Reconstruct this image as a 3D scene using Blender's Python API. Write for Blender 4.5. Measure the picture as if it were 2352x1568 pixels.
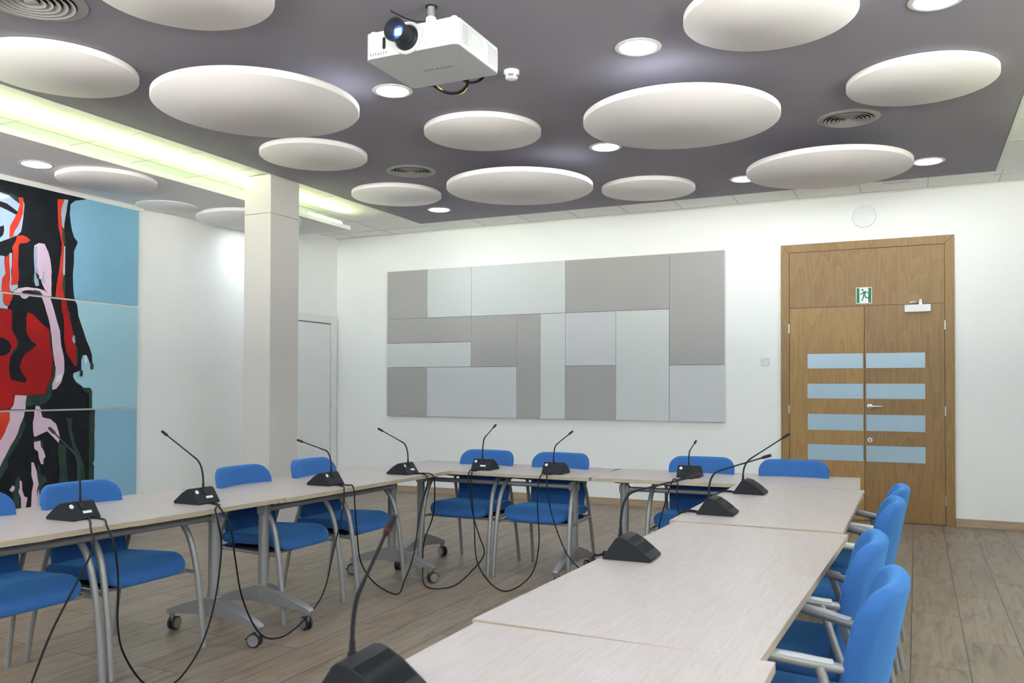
import bpy, bmesh, math, random
from math import pi, sin, cos, radians as R
from mathutils import Vector, Matrix
random.seed(4)
sc = bpy.context.scene
for o in list(bpy.data.objects): bpy.data.objects.remove(o)
COL = sc.collection

# ---------------------------------------------------------------- camera, world, exposure
YAW, PITCH, ROLL = 0.43952, 0.01621, 0.00278
fw = Vector((-sin(YAW)*cos(PITCH), cos(YAW)*cos(PITCH), sin(PITCH)))
r0 = Vector((cos(YAW), sin(YAW), 0)); u0 = r0.cross(fw)
rr = r0*cos(ROLL)+u0*sin(ROLL); uu = -r0*sin(ROLL)+u0*cos(ROLL)
cam = bpy.data.objects.new('camera', bpy.data.cameras.new('camera')); COL.objects.link(cam)
M = Matrix((rr, uu, -fw)).transposed().to_4x4(); M.translation = Vector((0, 0, 1.31)); cam.matrix_world = M
cam.data.lens = 1974.45*36/2352; cam.data.sensor_width = 36; cam.data.shift_y = 74.95/2352
cam.data.clip_start = 0.05
cam.data.dof.use_dof = True; cam.data.dof.focus_distance = 5.6; cam.data.dof.aperture_fstop = 6.3
sc.camera = cam
w = bpy.data.worlds.new('world'); sc.world = w; w.use_nodes = True
_n = w.node_tree.nodes; _l = w.node_tree.links          # dim bluish sky above; bright lower half added to light the ceiling
_tc = _n.new('ShaderNodeTexCoord'); _sp = _n.new('ShaderNodeSeparateXYZ'); _l.new(_tc.outputs['Generated'], _sp.inputs[0])
_cr = _n.new('ShaderNodeValToRGB'); _l.new(_sp.outputs['Z'], _cr.inputs[0])
_cr.color_ramp.elements[0].position = 0.0; _cr.color_ramp.elements[0].color = (.965, .98, .895, 1)
_cr.color_ramp.elements[1].position = 0.03; _cr.color_ramp.elements[1].color = (.16, .19, .21, 1)
_l.new(_cr.outputs[0], _n['Background'].inputs[0])
_n['Background'].inputs[1].default_value = 16.5
LAMP, COVE = 64.0, 25.0            # downlight and cove tube radiance
sc.view_settings.view_transform = 'Standard'; sc.view_settings.look = 'None'
sc.view_settings.gamma = 1; sc.view_settings.exposure = 0.64; sc.view_settings.use_curve_mapping = False

# ---------------------------------------------------------------- materials
def mat(name, col, rough=0.6, metal=0.0, spec=0.5, emit=None, estr=0.0):
    m = bpy.data.materials.new(name); m.use_nodes = True
    b = m.node_tree.nodes['Principled BSDF']
    b.inputs['Base Color'].default_value = (*col, 1); b.inputs['Roughness'].default_value = rough
    b.inputs['Metallic'].default_value = metal; b.inputs['Specular IOR Level'].default_value = spec
    if emit: b.inputs['Emission Color'].default_value = (*emit, 1); b.inputs['Emission Strength'].default_value = estr
    return m
def nd(m, t, **k):
    n = m.node_tree.nodes.new(t)
    for a, v in k.items(): setattr(n, a, v)
    return n
def lk(m, a, b): m.node_tree.links.new(a, b)
def bsdf(m): return m.node_tree.nodes['Principled BSDF']
def noisy(name, c1, c2, scale=(1, 1, 1), nscale=5, detail=4, rough=0.6, bump=0.0, bscale=300, metal=0.0, lo=.35, hi=.65, dist=0.0, spec=.5):
    """object-space noise mix between two colours plus fine bump"""
    m = mat(name, c1, rough, metal, spec); b = bsdf(m)
    tc = nd(m, 'ShaderNodeTexCoord'); mp = nd(m, 'ShaderNodeMapping'); mp.inputs['Scale'].default_value = scale
    lk(m, tc.outputs['Object'], mp.inputs[0])
    n = nd(m, 'ShaderNodeTexNoise'); n.inputs['Scale'].default_value = nscale; n.inputs['Detail'].default_value = detail
    n.inputs['Distortion'].default_value = dist
    lk(m, mp.outputs[0], n.inputs['Vector'])
    cr = nd(m, 'ShaderNodeValToRGB'); cr.color_ramp.elements[0].position = lo; cr.color_ramp.elements[1].position = hi
    cr.color_ramp.elements[0].color = (*c1, 1); cr.color_ramp.elements[1].color = (*c2, 1)
    lk(m, n.outputs['Fac'], cr.inputs[0]); lk(m, cr.outputs[0], b.inputs['Base Color'])
    if bump:
        n2 = nd(m, 'ShaderNodeTexNoise'); n2.inputs['Scale'].default_value = bscale; lk(m, tc.outputs['Object'], n2.inputs['Vector'])
        bp = nd(m, 'ShaderNodeBump'); bp.inputs['Strength'].default_value = bump; bp.inputs['Distance'].default_value = .002
        lk(m, n2.outputs['Fac'], bp.inputs['Height']); lk(m, bp.outputs[0], b.inputs['Normal'])
    return m
def s2l(r, g, b):
    f = lambda c: (c/255/12.92) if c <= 10 else ((c/255+.055)/1.055)**2.4
    return (f(r), f(g), f(b))
WALL = noisy('wall_paint', (.87, .88, .87), (.89, .90, .89), nscale=1.5, rough=.75, bump=.08, bscale=180)
SOFF = noisy('soffit_paint', (.80, .795, .80), (.82, .815, .82), nscale=1.5, rough=.85)
GREY = noisy('grey_ceiling_paint', (.265, .248, .295), (.28, .262, .31), nscale=2, rough=.9, bump=.05, bscale=150)
TILE = noisy('mineral_tile', (.87, .87, .85), (.89, .89, .87), nscale=60, rough=.9)
TBAR = mat('tile_joint', (.50, .50, .48), .6)
DISCM = noisy('acoustic_felt_white', (.88, .845, .85), (.92, .885, .89), nscale=220, rough=.95, bump=.15, bscale=400)
COLM = noisy('column_cladding', (.60, .57, .55), (.62, .59, .57), nscale=200, rough=.6)
SEAM = mat('seam_shadow_gap', (.25, .24, .23), .8)
PDARK = noisy('felt_grey', (.395, .385, .38), (.435, .425, .42), nscale=260, rough=.95, bump=.2, bscale=500)
PLITE = noisy('felt_pale_grey', (.62, .645, .65), (.66, .685, .69), nscale=260, rough=.95, bump=.2, bscale=500)
PLAV = noisy('felt_lavender_grey', (.60, .605, .64), (.64, .645, .68), nscale=260, rough=.95, bump=.2, bscale=500)
PEDGE = mat('panel_edge_white', (.82, .82, .80), .7)
STEEL = noisy('silver_paint', (.28, .28, .285), (.31, .31, .315), nscale=400, rough=.38, metal=.35)
STEELD = mat('silver_paint_castor_disc', (.22, .215, .225), .45, .2)
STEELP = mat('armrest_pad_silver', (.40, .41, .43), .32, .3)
CHROME = mat('satin_steel', (.62, .62, .62), .28, .9)
BLACK = noisy('black_plastic', (.012, .013, .016), (.018, .019, .023), nscale=300, rough=.5, bump=.15, bscale=900, spec=.22)
CABLE = mat('black_cable', (.004, .004, .006), .5, spec=.25)
RUBBER = mat('black_rubber', (.015, .015, .018), .7)
REDRING = mat('dark_red_ring', (.055, .006, .010), .6)
WHITEP = noisy('white_plastic', (.78, .79, .80), (.80, .81, .82), nscale=200, rough=.45)
TRIMW = mat('white_enamel', (.80, .80, .78), .45)
STICK = noisy('sticker_silver', (.60, .66, .72), (.80, .84, .88), nscale=160, rough=.3)
STICKW = noisy('label_white', (.78, .80, .82), (.70, .73, .76), nscale=60, rough=.5)
GLASS = mat('frosted_glass', (.36, .50, .62), .22, 0, .6)
GREEN = mat('sign_green', (.01, .17, .09), .5)
SIGNW = mat('sign_white', (.80, .84, .80), .5)
VENT = noisy('vent_aluminium', (.36, .355, .35), (.40, .395, .39), nscale=200, rough=.5)
DARK = mat('dark_void', (.02, .02, .022), .9)
BASEW = noisy('baseboard_oak', (.38, .27, .185), (.45, .335, .235), scale=(2, 2, 40), nscale=3, rough=.5)
LENSG = mat('lens_glass', (.004, .01, .05), .05, 0, .9)
LENSE = mat('lens_beam', (.5, .7, 1), .3, emit=(.62, .8, 1), estr=9)
LENSB = mat('lens_blue_glow', (.02, .08, .4), .3, emit=(.02, .10, .75), estr=.8)
LAMPM = mat('lamp_diffuser', (.9, .9, .9), .4, emit=(.82, .91, 1.0), estr=LAMP)
TUBER = mat('fluorescent_tube_right', (.9, .9, .9), .4, emit=(.88, 1.0, .50), estr=COVE*2.2)
TUBEN = mat('added_fill_tube', (.9, .9, .9), .4, emit=(.72, 1.0, .60), estr=COVE*.36)
TUBEM = mat('fluorescent_tube', (.9, .9, .9), .4, emit=(.88, 1.0, .50), estr=COVE)
YELLOW = mat('yellow_cable', (.55, .45, .08), .5)
PROJW = noisy('projector_shell', (.50, .52, .54), (.52, .54, .56), nscale=200, rough=.45)
LABELG = noisy('printed_label_grey', (.62, .65, .68), (.75, .77, .8), nscale=90, rough=.5)

def fabric():
    m = mat('blue_upholstery', (.03, .16, .55), .9, spec=.2); b = bsdf(m)
    tc = nd(m, 'ShaderNodeTexCoord')
    v = nd(m, 'ShaderNodeTexVoronoi'); v.inputs['Scale'].default_value = 620; lk(m, tc.outputs['Object'], v.inputs['Vector'])
    cr = nd(m, 'ShaderNodeValToRGB'); cr.color_ramp.elements[0].color = (.048, .160, .43, 1); cr.color_ramp.elements[1].color = (.020, .080, .26, 1)
    lk(m, v.outputs['Distance'], cr.inputs[0]); lk(m, cr.outputs[0], b.inputs['Base Color'])
    bp = nd(m, 'ShaderNodeBump'); bp.inputs['Strength'].default_value = .22; bp.inputs['Distance'].default_value = .002; bp.invert = True
    lk(m, v.outputs['Distance'], bp.inputs['Height']); lk(m, bp.outputs[0], b.inputs['Normal'])
    b.inputs['Sheen Weight'].default_value = .6; b.inputs['Sheen Roughness'].default_value = .45; b.inputs['Sheen Tint'].default_value = (.14, .45, 1, 1)
    return m
FABRIC = fabric()
def laminate():
    m = mat('pale_wood_laminate', (.6, .55, .5), .38, spec=.45); b = bsdf(m)
    tc = nd(m, 'ShaderNodeTexCoord'); mp = nd(m, 'ShaderNodeMapping'); mp.inputs['Scale'].default_value = (1.2, 22, 1)
    lk(m, tc.outputs['Object'], mp.inputs[0])
    n = nd(m, 'ShaderNodeTexNoise'); n.inputs['Scale'].default_value = 6; n.inputs['Detail'].default_value = 7; n.inputs['Distortion'].default_value = 1.3
    lk(m, mp.outputs[0], n.inputs['Vector'])
    cr = nd(m, 'ShaderNodeValToRGB')
    cr.color_ramp.elements[0].position = .32; cr.color_ramp.elements[0].color = (.415, .358, .345, 1)
    cr.color_ramp.elements[1].position = .62; cr.color_ramp.elements[1].color = (.485, .43, .42, 1)
    lk(m, n.outputs['Fac'], cr.inputs[0]); lk(m, cr.outputs[0], b.inputs['Base Color'])
    bp = nd(m, 'ShaderNodeBump'); bp.inputs['Strength'].default_value = .06; bp.inputs['Distance'].default_value = .002
    lk(m, n.outputs['Fac'], bp.inputs['Height']); lk(m, bp.outputs[0], b.inputs['Normal'])
    return m
LAM = laminate()
EDGEM = noisy('table_edge_band', (.36, .30, .21), (.43, .365, .27), scale=(3, 3, 30), nscale=4, rough=.5)
def oak(name, c1, c2, seed):
    m = mat(name, c1, .42); b = bsdf(m)
    tc = nd(m, 'ShaderNodeTexCoord'); mp = nd(m, 'ShaderNodeMapping'); mp.inputs['Scale'].default_value = (1, 1, .16); mp.inputs['Location'].default_value = (seed, seed*.7, seed*.3)
    lk(m, tc.outputs['Object'], mp.inputs[0])
    n0 = nd(m, 'ShaderNodeTexNoise'); n0.inputs['Scale'].default_value = 3.2; n0.inputs['Detail'].default_value = 2; lk(m, mp.outputs[0], n0.inputs['Vector'])
    mul = nd(m, 'ShaderNodeMath', operation='MULTIPLY'); mul.inputs[1].default_value = 16; lk(m, n0.outputs['Fac'], mul.inputs[0])
    fr = nd(m, 'ShaderNodeMath', operation='FRACT'); lk(m, mul.outputs[0], fr.inputs[0])
    mp2 = nd(m, 'ShaderNodeMapping'); mp2.inputs['Scale'].default_value = (60, 60, 2.2); lk(m, tc.outputs['Object'], mp2.inputs[0])
    n1 = nd(m, 'ShaderNodeTexNoise'); n1.inputs['Scale'].default_value = 2.2; n1.inputs['Detail'].default_value = 6; lk(m, mp2.outputs[0], n1.inputs['Vector'])
    mx = nd(m, 'ShaderNodeMath', operation='MULTIPLY_ADD'); mx.inputs[1].default_value = .35; lk(m, fr.outputs[0], mx.inputs[0]); lk(m, n1.outputs['Fac'], mx.inputs[2])
    cr = nd(m, 'ShaderNodeValToRGB'); cr.color_ramp.elements[0].position = .35; cr.color_ramp.elements[1].position = .95
    cr.color_ramp.elements[0].color = (*c1, 1); cr.color_ramp.elements[1].color = (*c2, 1)
    lk(m, mx.outputs[0], cr.inputs[0]); lk(m, cr.outputs[0], b.inputs['Base Color'])
    return m
OAKA = oak('oak_veneer_frame', (.33, .192, .060), (.235, .125, .034), 1.3)
OAKB = oak('oak_veneer_left_leaf', (.385, .225, .074), (.295, .16, .046), 4.1)
OAKC = oak('oak_veneer_right_leaf', (.31, .178, .062), (.22, .12, .037), 7.7)
def floor_mat():
    m = mat('wood_plank_tile', (.4, .33, .27), .42); b = bsdf(m)
    tc = nd(m, 'ShaderNodeTexCoord'); sp = nd(m, 'ShaderNodeSeparateXYZ'); lk(m, tc.outputs['Object'], sp.inputs[0])
    ax = nd(m, 'ShaderNodeMath', operation='ADD'); ax.inputs[1].default_value = -6.145+107; lk(m, sp.outputs['Y'], ax.inputs[0])
    ay = nd(m, 'ShaderNodeMath', operation='ADD'); ay.inputs[1].default_value = .03+.253*100; lk(m, sp.outputs['X'], ay.inputs[0])
    cb = nd(m, 'ShaderNodeCombineXYZ'); lk(m, ax.outputs[0], cb.inputs[0]); lk(m, ay.outputs[0], cb.inputs[1])
    br = nd(m, 'ShaderNodeTexBrick'); br.inputs['Scale'].default_value = 1; br.inputs['Brick Width'].default_value = 1.07
    br.inputs['Row Height'].default_value = .253; br.inputs['Mortar Size'].default_value = .003; br.inputs['Mortar Smooth'].default_value = .1
    br.offset = .5; br.inputs['Color1'].default_value = (0, 0, 0, 1); br.inputs['Color2'].default_value = (1, 1, 1, 1); br.inputs['Mortar'].default_value = (.5, .5, .5, 1)
    lk(m, cb.outputs[0], br.inputs['Vector'])
    # per plank shift of the grain
    sc_ = nd(m, 'ShaderNodeVectorMath', operation='MULTIPLY'); sc_.inputs[1].default_value = (13, 7, 5); lk(m, br.outputs['Color'], sc_.inputs[0])
    ad = nd(m, 'ShaderNodeVectorMath', operation='ADD'); lk(m, tc.outputs['Object'], ad.inputs[0]); lk(m, sc_.outputs[0], ad.inputs[1])
    mp = nd(m, 'ShaderNodeMapping'); mp.inputs['Scale'].default_value = (8, .8, 1); lk(m, ad.outputs[0], mp.inputs[0])
    n = nd(m, 'ShaderNodeTexNoise'); n.inputs['Scale'].default_value = 2.6; n.inputs['Detail'].default_value = 9; n.inputs['Roughness'].default_value = .62; n.inputs['Distortion'].default_value = 1.2
    lk(m, mp.outputs[0], n.inputs['Vector'])
    cr = nd(m, 'ShaderNodeValToRGB'); e = cr.color_ramp.elements
    e[0].position = .30; e[0].color = (.15, .108, .078, 1); e[1].position = .72; e[1].color = (.335, .265, .205, 1)
    e2 = cr.color_ramp.elements.new(.48); e2.color = (.265, .205, .155, 1)
    lk(m, n.outputs['Fac'], cr.inputs[0])
    hv = nd(m, 'ShaderNodeMixRGB', blend_type='MULTIPLY'); hv.inputs[0].default_value = .16; lk(m, cr.outputs[0], hv.inputs[1]); lk(m, br.outputs['Color'], hv.inputs[2])
    mo = nd(m, 'ShaderNodeMixRGB'); mo.inputs[2].default_value = (.06, .05, .043, 1); lk(m, br.outputs['Fac'], mo.inputs[0]); lk(m, hv.outputs[0], mo.inputs[1])
    lk(m, mo.outputs[0], b.inputs['Base Color'])
    bp = nd(m, 'ShaderNodeBump'); bp.inputs['Strength'].default_value = .12; bp.inputs['Distance'].default_value = .003
    lk(m, n.outputs['Fac'], bp.inputs['Height']); lk(m, bp.outputs[0], b.inputs['Normal'])
    return m
FLOORM = floor_mat()

# ---------------------------------------------------------------- mesh helpers
class MB:
    def __init__(s): s.v = []; s.f = []; s.mi = []; s.mats = []
    def mid(s, m):
        if m not in s.mats: s.mats.append(m)
        return s.mats.index(m)
    def add(s, vs, fs, m):
        n = len(s.v); k = s.mid(m); s.v += [Vector(v) for v in vs]
        for f in fs: s.f.append([i+n for i in f]); s.mi.append(k)
        return s
    def box(s, c, d, m, mtx=None):
        x, y, z = c; a, b, e = d[0]/2, d[1]/2, d[2]/2
        vs = [Vector((x+i*a, y+j*b, z+k*e)) for k in (-1, 1) for j in (-1, 1) for i in (-1, 1)]
        if mtx: vs = [mtx @ v for v in vs]
        return s.add(vs, [(0, 2, 3, 1), (4, 5, 7, 6), (0, 1, 5, 4), (2, 6, 7, 3), (0, 4, 6, 2), (1, 3, 7, 5)], m)
    def bb(s, x0, x1, y0, y1, z0, z1, m): return s.box(((x0+x1)/2, (y0+y1)/2, (z0+z1)/2), (x1-x0, y1-y0, z1-z0), m)
    def prism(s, poly, to3, h0, h1, m, msurf=None):
        """poly 2d -> to3(a,b,h)"""
        n = len(poly); vs = [to3(a, b, h0) for a, b in poly]+[to3(a, b, h1) for a, b in poly]
        s.add(vs, [tuple(range(n))[::-1]] + [(i, (i+1) % n, n+(i+1) % n, n+i) for i in range(n)], m)
        return s.add(vs[n:], [tuple(range(n))], msurf or m)
    def lathe(s, prof, m, c=(0, 0, 0), seg=32, mtx=None):
        vs = []; fs = []
        for r, z in prof:
            for i in range(seg): a = 2*pi*i/seg; vs.append(Vector((c[0]+r*cos(a), c[1]+r*sin(a), c[2]+z)))
        for j in range(len(prof)-1):
            for i in range(seg): i2 = (i+1) % seg; fs.append((j*seg+i, j*seg+i2, (j+1)*seg+i2, (j+1)*seg+i))
        if mtx: vs = [mtx @ v for v in vs]
        return s.add(vs, fs, m)
    def cyl(s, p, q, r, m, seg=16, r2=None):
        return s.tube([p, q], [r, r if r2 is None else r2], m, seg)
    def tube(s, pts, r, m, seg=12, sq=1.0):
        pts = [Vector(p) for p in pts]; n = len(pts); rs = r if isinstance(r, (list, tuple)) else [r]*n
        vs = []; fs = []; prev = None
        for i, p in enumerate(pts):
            t = (pts[min(i+1, n-1)]-pts[max(i-1, 0)]).normalized()
            if prev is None:
                a = Vector((0, 0, 1)) if abs(t.z) < .9 else Vector((1, 0, 0)); nx = t.cross(a).normalized()
            else: nx = (prev - t*prev.dot(t)).normalized()
            prev = nx; ny = t.cross(nx)
            for k in range(seg): a = 2*pi*k/seg; vs.append(p+nx*cos(a)*rs[i]+ny*sin(a)*rs[i]*sq)
        for i in range(n-1):
            for k in range(seg): k2 = (k+1) % seg; fs.append((i*seg+k, i*seg+k2, (i+1)*seg+k2, (i+1)*seg+k))
        fs.append(tuple(range(seg))[::-1]); fs.append(tuple((n-1)*seg+k for k in range(seg)))
        return s.add(vs, fs, m)
    def build(s, name, parent=None, bevel=0, ang=38, loc=None, rot=None):
        me = bpy.data.meshes.new(name); me.from_pydata([tuple(v) for v in s.v], [], s.f)
        for m in s.mats: me.materials.append(m)
        for p, k in zip(me.polygons, s.mi): p.material_index = k; p.use_smooth = True
        bm = bmesh.new(); bm.from_mesh(me); bmesh.ops.recalc_face_normals(bm, faces=bm.faces); bm.to_mesh(me); bm.free()
        me.set_sharp_from_angle(angle=R(ang)); me.update()
        o = bpy.data.objects.new(name, me); COL.objects.link(o)
        if parent: o.parent = parent
        if loc: o.location = loc
        if rot: o.rotation_euler = rot
        if bevel:
            b = o.modifiers.new('bevel', 'BEVEL'); b.width = bevel; b.segments = 2; b.limit_method = 'ANGLE'; b.angle_limit = R(40)
            b.harden_normals = False
        return o
def smooth_path(pts, n=8):
    """Catmull-Rom through the points"""
    P = [Vector(p) for p in pts]; P = [P[0]*2-P[1]]+P+[P[-1]*2-P[-2]]; out = []
    for i in range(1, len(P)-2):
        for k in range(n):
            t = k/n; a, b, c, d = P[i-1:i+3]
            out.append(.5*((2*b)+(c-a)*t+(2*a-5*b+4*c-d)*t*t+(3*b-a-3*c+d)*t**3))
    return out+[P[-2]]
def tag(o, label, cat, group=None):
    o['label'] = label; o['category'] = cat
    if group: o['group'] = group
    return o
def empty(name, loc, rz=0):
    o = bpy.data.objects.new(name, None); COL.objects.link(o); o.location = loc; o.rotation_euler = (0, 0, rz); o.empty_display_size = .1
    return o
def struct(o): o['kind'] = 'structure'; return o
def kids(o): return [c for c in bpy.data.objects if c.parent == o]
def copy_tree(o, parent=None):
    c = o.copy(); COL.objects.link(c); c.parent = parent
    for ch in kids(o): copy_tree(ch, c)
    return c
def mark(o, l):
    o['label'] = l; return o

# ---------------------------------------------------------------- room shell
XL, XR, YF, YB, ZC, ZS = -6.92, 2.5, 9.28, -3.0, 3.27, 3.08
struct(MB().bb(XL-.2, XR+.2, YB-.2, YF+.2, -.1, 0, FLOORM).build('floor'))
struct(MB().bb(XL-.2, XR+.2, YF, YF+.2, 0, 3.5, WALL).build('wall_far'))
struct(MB().bb(XL-.2, XL, YB, YF, 0, 3.5, WALL).build('wall_left'))
m = MB().bb(XR, XR+.2, YB, YF, 0, 1.8, WALL).bb(XR, XR+.2, YB, YF, 2.95, 3.5, WALL)
for a, b in ((YB, 0), (1.6, 2.2), (3.8, YF)): m.bb(XR, XR+.2, a, b, 1.8, 2.95, WALL)  # unseen window gaps, added so upward light reaches the ceiling
struct(m.build('wall_right'))
m = MB()                                             # unseen window wall behind the camera, band raised to send light to the ceiling
m.bb(XL-.2, XR+.2, YB-.2, YB, 0, 1.7, WALL).bb(XL-.2, XR+.2, YB-.2, YB, 3.15, 3.5, WALL)
for x in (XL, -3.9, -.9, XR-.5): m.bb(x, x+.5, YB-.2, YB, 1.7, 3.15, WALL)
struct(m.build('wall_back'))
struct(MB().bb(-5.33, .65, YB, 8.77, 3.262, 3.30, GREY).build('ceiling'))
m = MB()                                             # white tile ceiling round the grey field, with its joint grid
m.bb(XL, -5.33, YB, YF, ZC, 3.32, TILE).bb(.65, XR, YB, YF, ZC, 3.32, TILE).bb(-5.33, .65, 8.77, YF, ZC, 3.32, TILE)
e = .0035
for k in range(-11, 9): y = 4.155+.6*k; m.bb(XL, -5.33, y-e, y+e, ZC-.003, ZC+.004, TBAR); m.bb(.65, XR, y-e, y+e, ZC-.003, ZC+.004, TBAR)
for x in (-6.03+.02, -6.61): m.bb(x-e, x+e, YB, YF, ZC-.0035, ZC+.004, TBAR)
for x in (1.25, 1.85): m.bb(x-e, x+e, YB, YF, ZC-.0035, ZC+.004, TBAR)
for k in range(10): x = -4.69+.6*k; m.bb(x-e, x+e, 8.785, YF, ZC-.003, ZC+.004, TBAR)
m.bb(XL, XR, YF-.045, YF-.038, ZC-.005, ZC+.004, TBAR)
m.bb(XL, XR, YF-.02, YF-.0005, ZC-.012, ZC+.004, TRIMW)
m.bb(-5.350, -5.331, YB, 8.78, ZC-.012, ZC+.01, TRIMW)
m.bb(.651, .67, YB, 8.79, ZC-.010, ZC+.01, TRIMW).bb(-5.35, .67, 8.771, 8.785, ZC-.008, ZC+.01, TRIMW)
struct(m.build('ceiling_tile_grid'))
# dropped soffit with upstand lip, left side
m = MB(); m.bb(XL, -5.762, YB, 7.938, ZS, ZS+.018, SOFF).bb(-5.762, -5.75, YB, 7.95, ZS, 3.125, SOFF).bb(XL, -5.762, 7.938, 7.95, ZS, 3.125, SOFF)
struct(m.build('ceiling_soffit'))
m = MB(); m.bb(1.262, XR, YB, 8.0, ZS, ZS+.018, SOFF).bb(1.25, 1.262, YB, 8.0, ZS, 3.125, SOFF)
struct(m.build('ceiling_soffit_right'))
# shadow-gap cornice on the mural wall
struct(MB().bb(XL, XL+.035, YB, 6.1, 3.035, ZS, TRIMW).build('trim_1'))
# baseboards
struct(MB().bb(XL, -1.27, YF-.014, YF, 0, .075, BASEW).build('baseboard_far'))
struct(MB().bb(.337, XR, YF-.014, YF, 0, .075, BASEW).build('baseboard_right_of_door'))
struct(MB().bb(XL, XL+.014, YB, 8.1, 0, .075, BASEW).build('baseboard_left'))
# square column
m = MB(); m.bb(-5.64, -5.33, 6.145, 6.545, 0, 2.907, COLM).bb(-5.64, -5.33, 6.145, 6.545, 2.911, 3.262, COLM)
m.bb(-5.636, -5.334, 6.149, 6.541, 2.90, 2.92, SEAM)
struct(m.build('column', bevel=.004))

# ---------------------------------------------------------------- cove lighting
def cove(name, x, y0, y1, zt, sgn, label, tm=None):
    r = empty(name, (x, (y0+y1)/2, zt)); L = (y1-y0)/2
    MB().tube([(0, -L, 0), (0, L, 0)], .011, tm or TUBEM, 10).build('tube', r)
    m = MB(); m.bb(-.02, .02, -L, L, -.022, -.013, TRIMW)
    m.add([(-sgn*.020, -L, -.014), (-sgn*.020, L, -.014), (-sgn*.016, L, .012), (-sgn*.016, -L, .012), (-sgn*.003, L, .022), (-sgn*.003, -L, .022)], [(0, 1, 2, 3), (3, 2, 4, 5)], TRIMW)
    m.build('reflector', r)
    return tag(r, label, 'cove light', 'fluorescent cove tubes')
ys = [-2.2, -.6, 1.0, 2.6, 4.2, 5.8]
for i, y in enumerate(ys):
    cove('cove_light', -5.80, y, y+1.55, 3.113, 1, 'slim fluorescent tube hidden behind the lip of the left white ceiling recess')
cove('cove_light', -5.80, 7.28, 7.85, 3.145, 1, 'short exposed cove tube glowing just right of the square column')
for y in ys+[7.3-.9]: cove('cove_light', -6.42, y, y+1.45, 3.113, 1, 'added unseen fill tube brightening the left white ceiling recess', TUBEN)  # hidden second row, added to brighten the tiles above the recess
for y in (1.0, 2.6, 4.2, 5.8): cove('cove_light', 1.31, y, y+1.55, 3.115, -1, 'slim fluorescent tube hidden behind the lip of the right white ceiling recess', TUBER)

# ---------------------------------------------------------------- recessed downlights
def downlight(x, y, label, z=3.262, group='round recessed downlights'):
    r = empty('ceiling_downlight', (x, y, z))
    MB().lathe([(.108, -.001), (.131, -.001), (.133, -.004), (.120, -.010), (.106, -.008), (.104, .0)], TRIMW, seg=40).build('trim_ring', r)
    MB().lathe([(.0001, -.007), (.105, -.007), (.105, -.002), (.0001, -.002)], LAMPM, seg=40).build('diffuser', r)
    return tag(r, label, 'downlight', group)
downlight(-3.107, 4.75, 'glowing round downlight just below the white projector')
downlight(-1.43, 4.723, 'large glowing downlight between the smoke detector and the top centre-right disc')
downlight(.10, 4.77, 'glowing downlight cut by the top edge of the photo near its right corner')
downlight(-2.263, 6.579, 'glowing downlight at the lower left rim of the big disc right of the smoke detector')
downlight(.101, 8.143, 'glowing downlight nearest the right end of the grey ceiling, beside a big disc')
downlight(-1.44, 8.12, 'glowing downlight half hidden behind the big disc above the wooden door')
downlight(-4.714, 8.144, 'glowing downlight beside the small disc nearest the white column')
downlight(-6.319, 4.549, 'glowing downlight in the lower white ceiling above the mural', ZS)
for p in [(-6.46, 7.45)]: downlight(*p, 'downlight in the lower white ceiling behind the square column', ZS)
downlight(-6.319, 1.5, 'downlight in the lower white ceiling out of view', ZS)
for p in [(-4.70, 1.4), (-3.1, 1.4), (-1.43, 1.4), (.1, 1.4), (-3.1, -1.5), (-.7, -1.5)]: downlight(*p, 'downlight of the grey ceiling behind the camera')

# ---------------------------------------------------------------- acoustic discs
DT = .042
def disc(x, y, rad, zb, label, grp, gap_to=3.262, t=DT):
    r = empty('acoustic_ceiling_disc', (x, y, zb))
    MB().lathe([(.0001, 0), (rad-.004, 0), (rad, .004), (rad, t-.003), (rad-.003, t), (.0001, t)], DISCM, seg=128).build('felt_disc', r, ang=60)
    if gap_to-zb-t > .01:
        for k in range(3):
            a = 1.2+.75*k; MB().cyl((rad*.55*cos(a), rad*.55*sin(a), t), (rad*.55*cos(a), rad*.55*sin(a), gap_to-zb), .008, STEEL, 8).build('suspension_rod', r)
    else: MB().lathe([(rad*.6, t), (rad*.6, gap_to-zb)], DARK, seg=32).build('mounting_plate', r)
    return tag(r, label, 'acoustic disc', grp)
SG, BG = 'small acoustic discs on the grey ceiling', 'big suspended acoustic discs'
ZB, ZM = 3.06, 3.217
disc(-4.718, 3.533, .451, ZM, 'small white ceiling disc at the far left, below the round vent', SG)
disc(-3.741, 4.187, .629, ZB, 'big suspended disc left of the projector', BG)
disc(-3.215, 3.066, .432, ZM, 'white disc cut by the top edge left of the projector', SG)
disc(-4.518, 5.732, .438, ZM, 'small disc half tucked behind the big disc left of the projector', SG)
disc(-2.951, 5.744, .441, ZM, 'small disc directly below the smoke detector', SG)
disc(-4.696, 7.264, .446, ZM, 'small disc just below the far round vent, nearest the column', SG)
disc(-3.160, 6.870, .645, ZB, 'big suspended disc above the grey wall panels, between two small discs', BG)
disc(-2.336, 8.05, .447, ZM, 'small disc overlapping the white tile strip above the panels, right end', SG)
disc(-1.400, 5.567, .635, ZB, 'big suspended disc right of the smoke detector, rim lit brightly', BG)
disc(-.638, 7.310, .631, ZB, 'big suspended disc above the wooden door', BG)
disc(.034, 5.92, .436, ZM, 'small disc at the upper right, beyond the right-hand vent', SG)
disc(-.679, 4.548, .434, ZM, 'disc cut by the top edge right of the large downlight', SG)
disc(-6.20, 5.11, .395, 3.043, 'white disc on the lower ceiling in front of the mural', 'acoustic discs on the lower white ceiling', ZS, .035)
disc(-6.62, 6.15, .29, 3.068, 'barely raised white disc against the left wall above the blue mural corner', 'acoustic discs on the lower white ceiling', ZS, .010)
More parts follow.
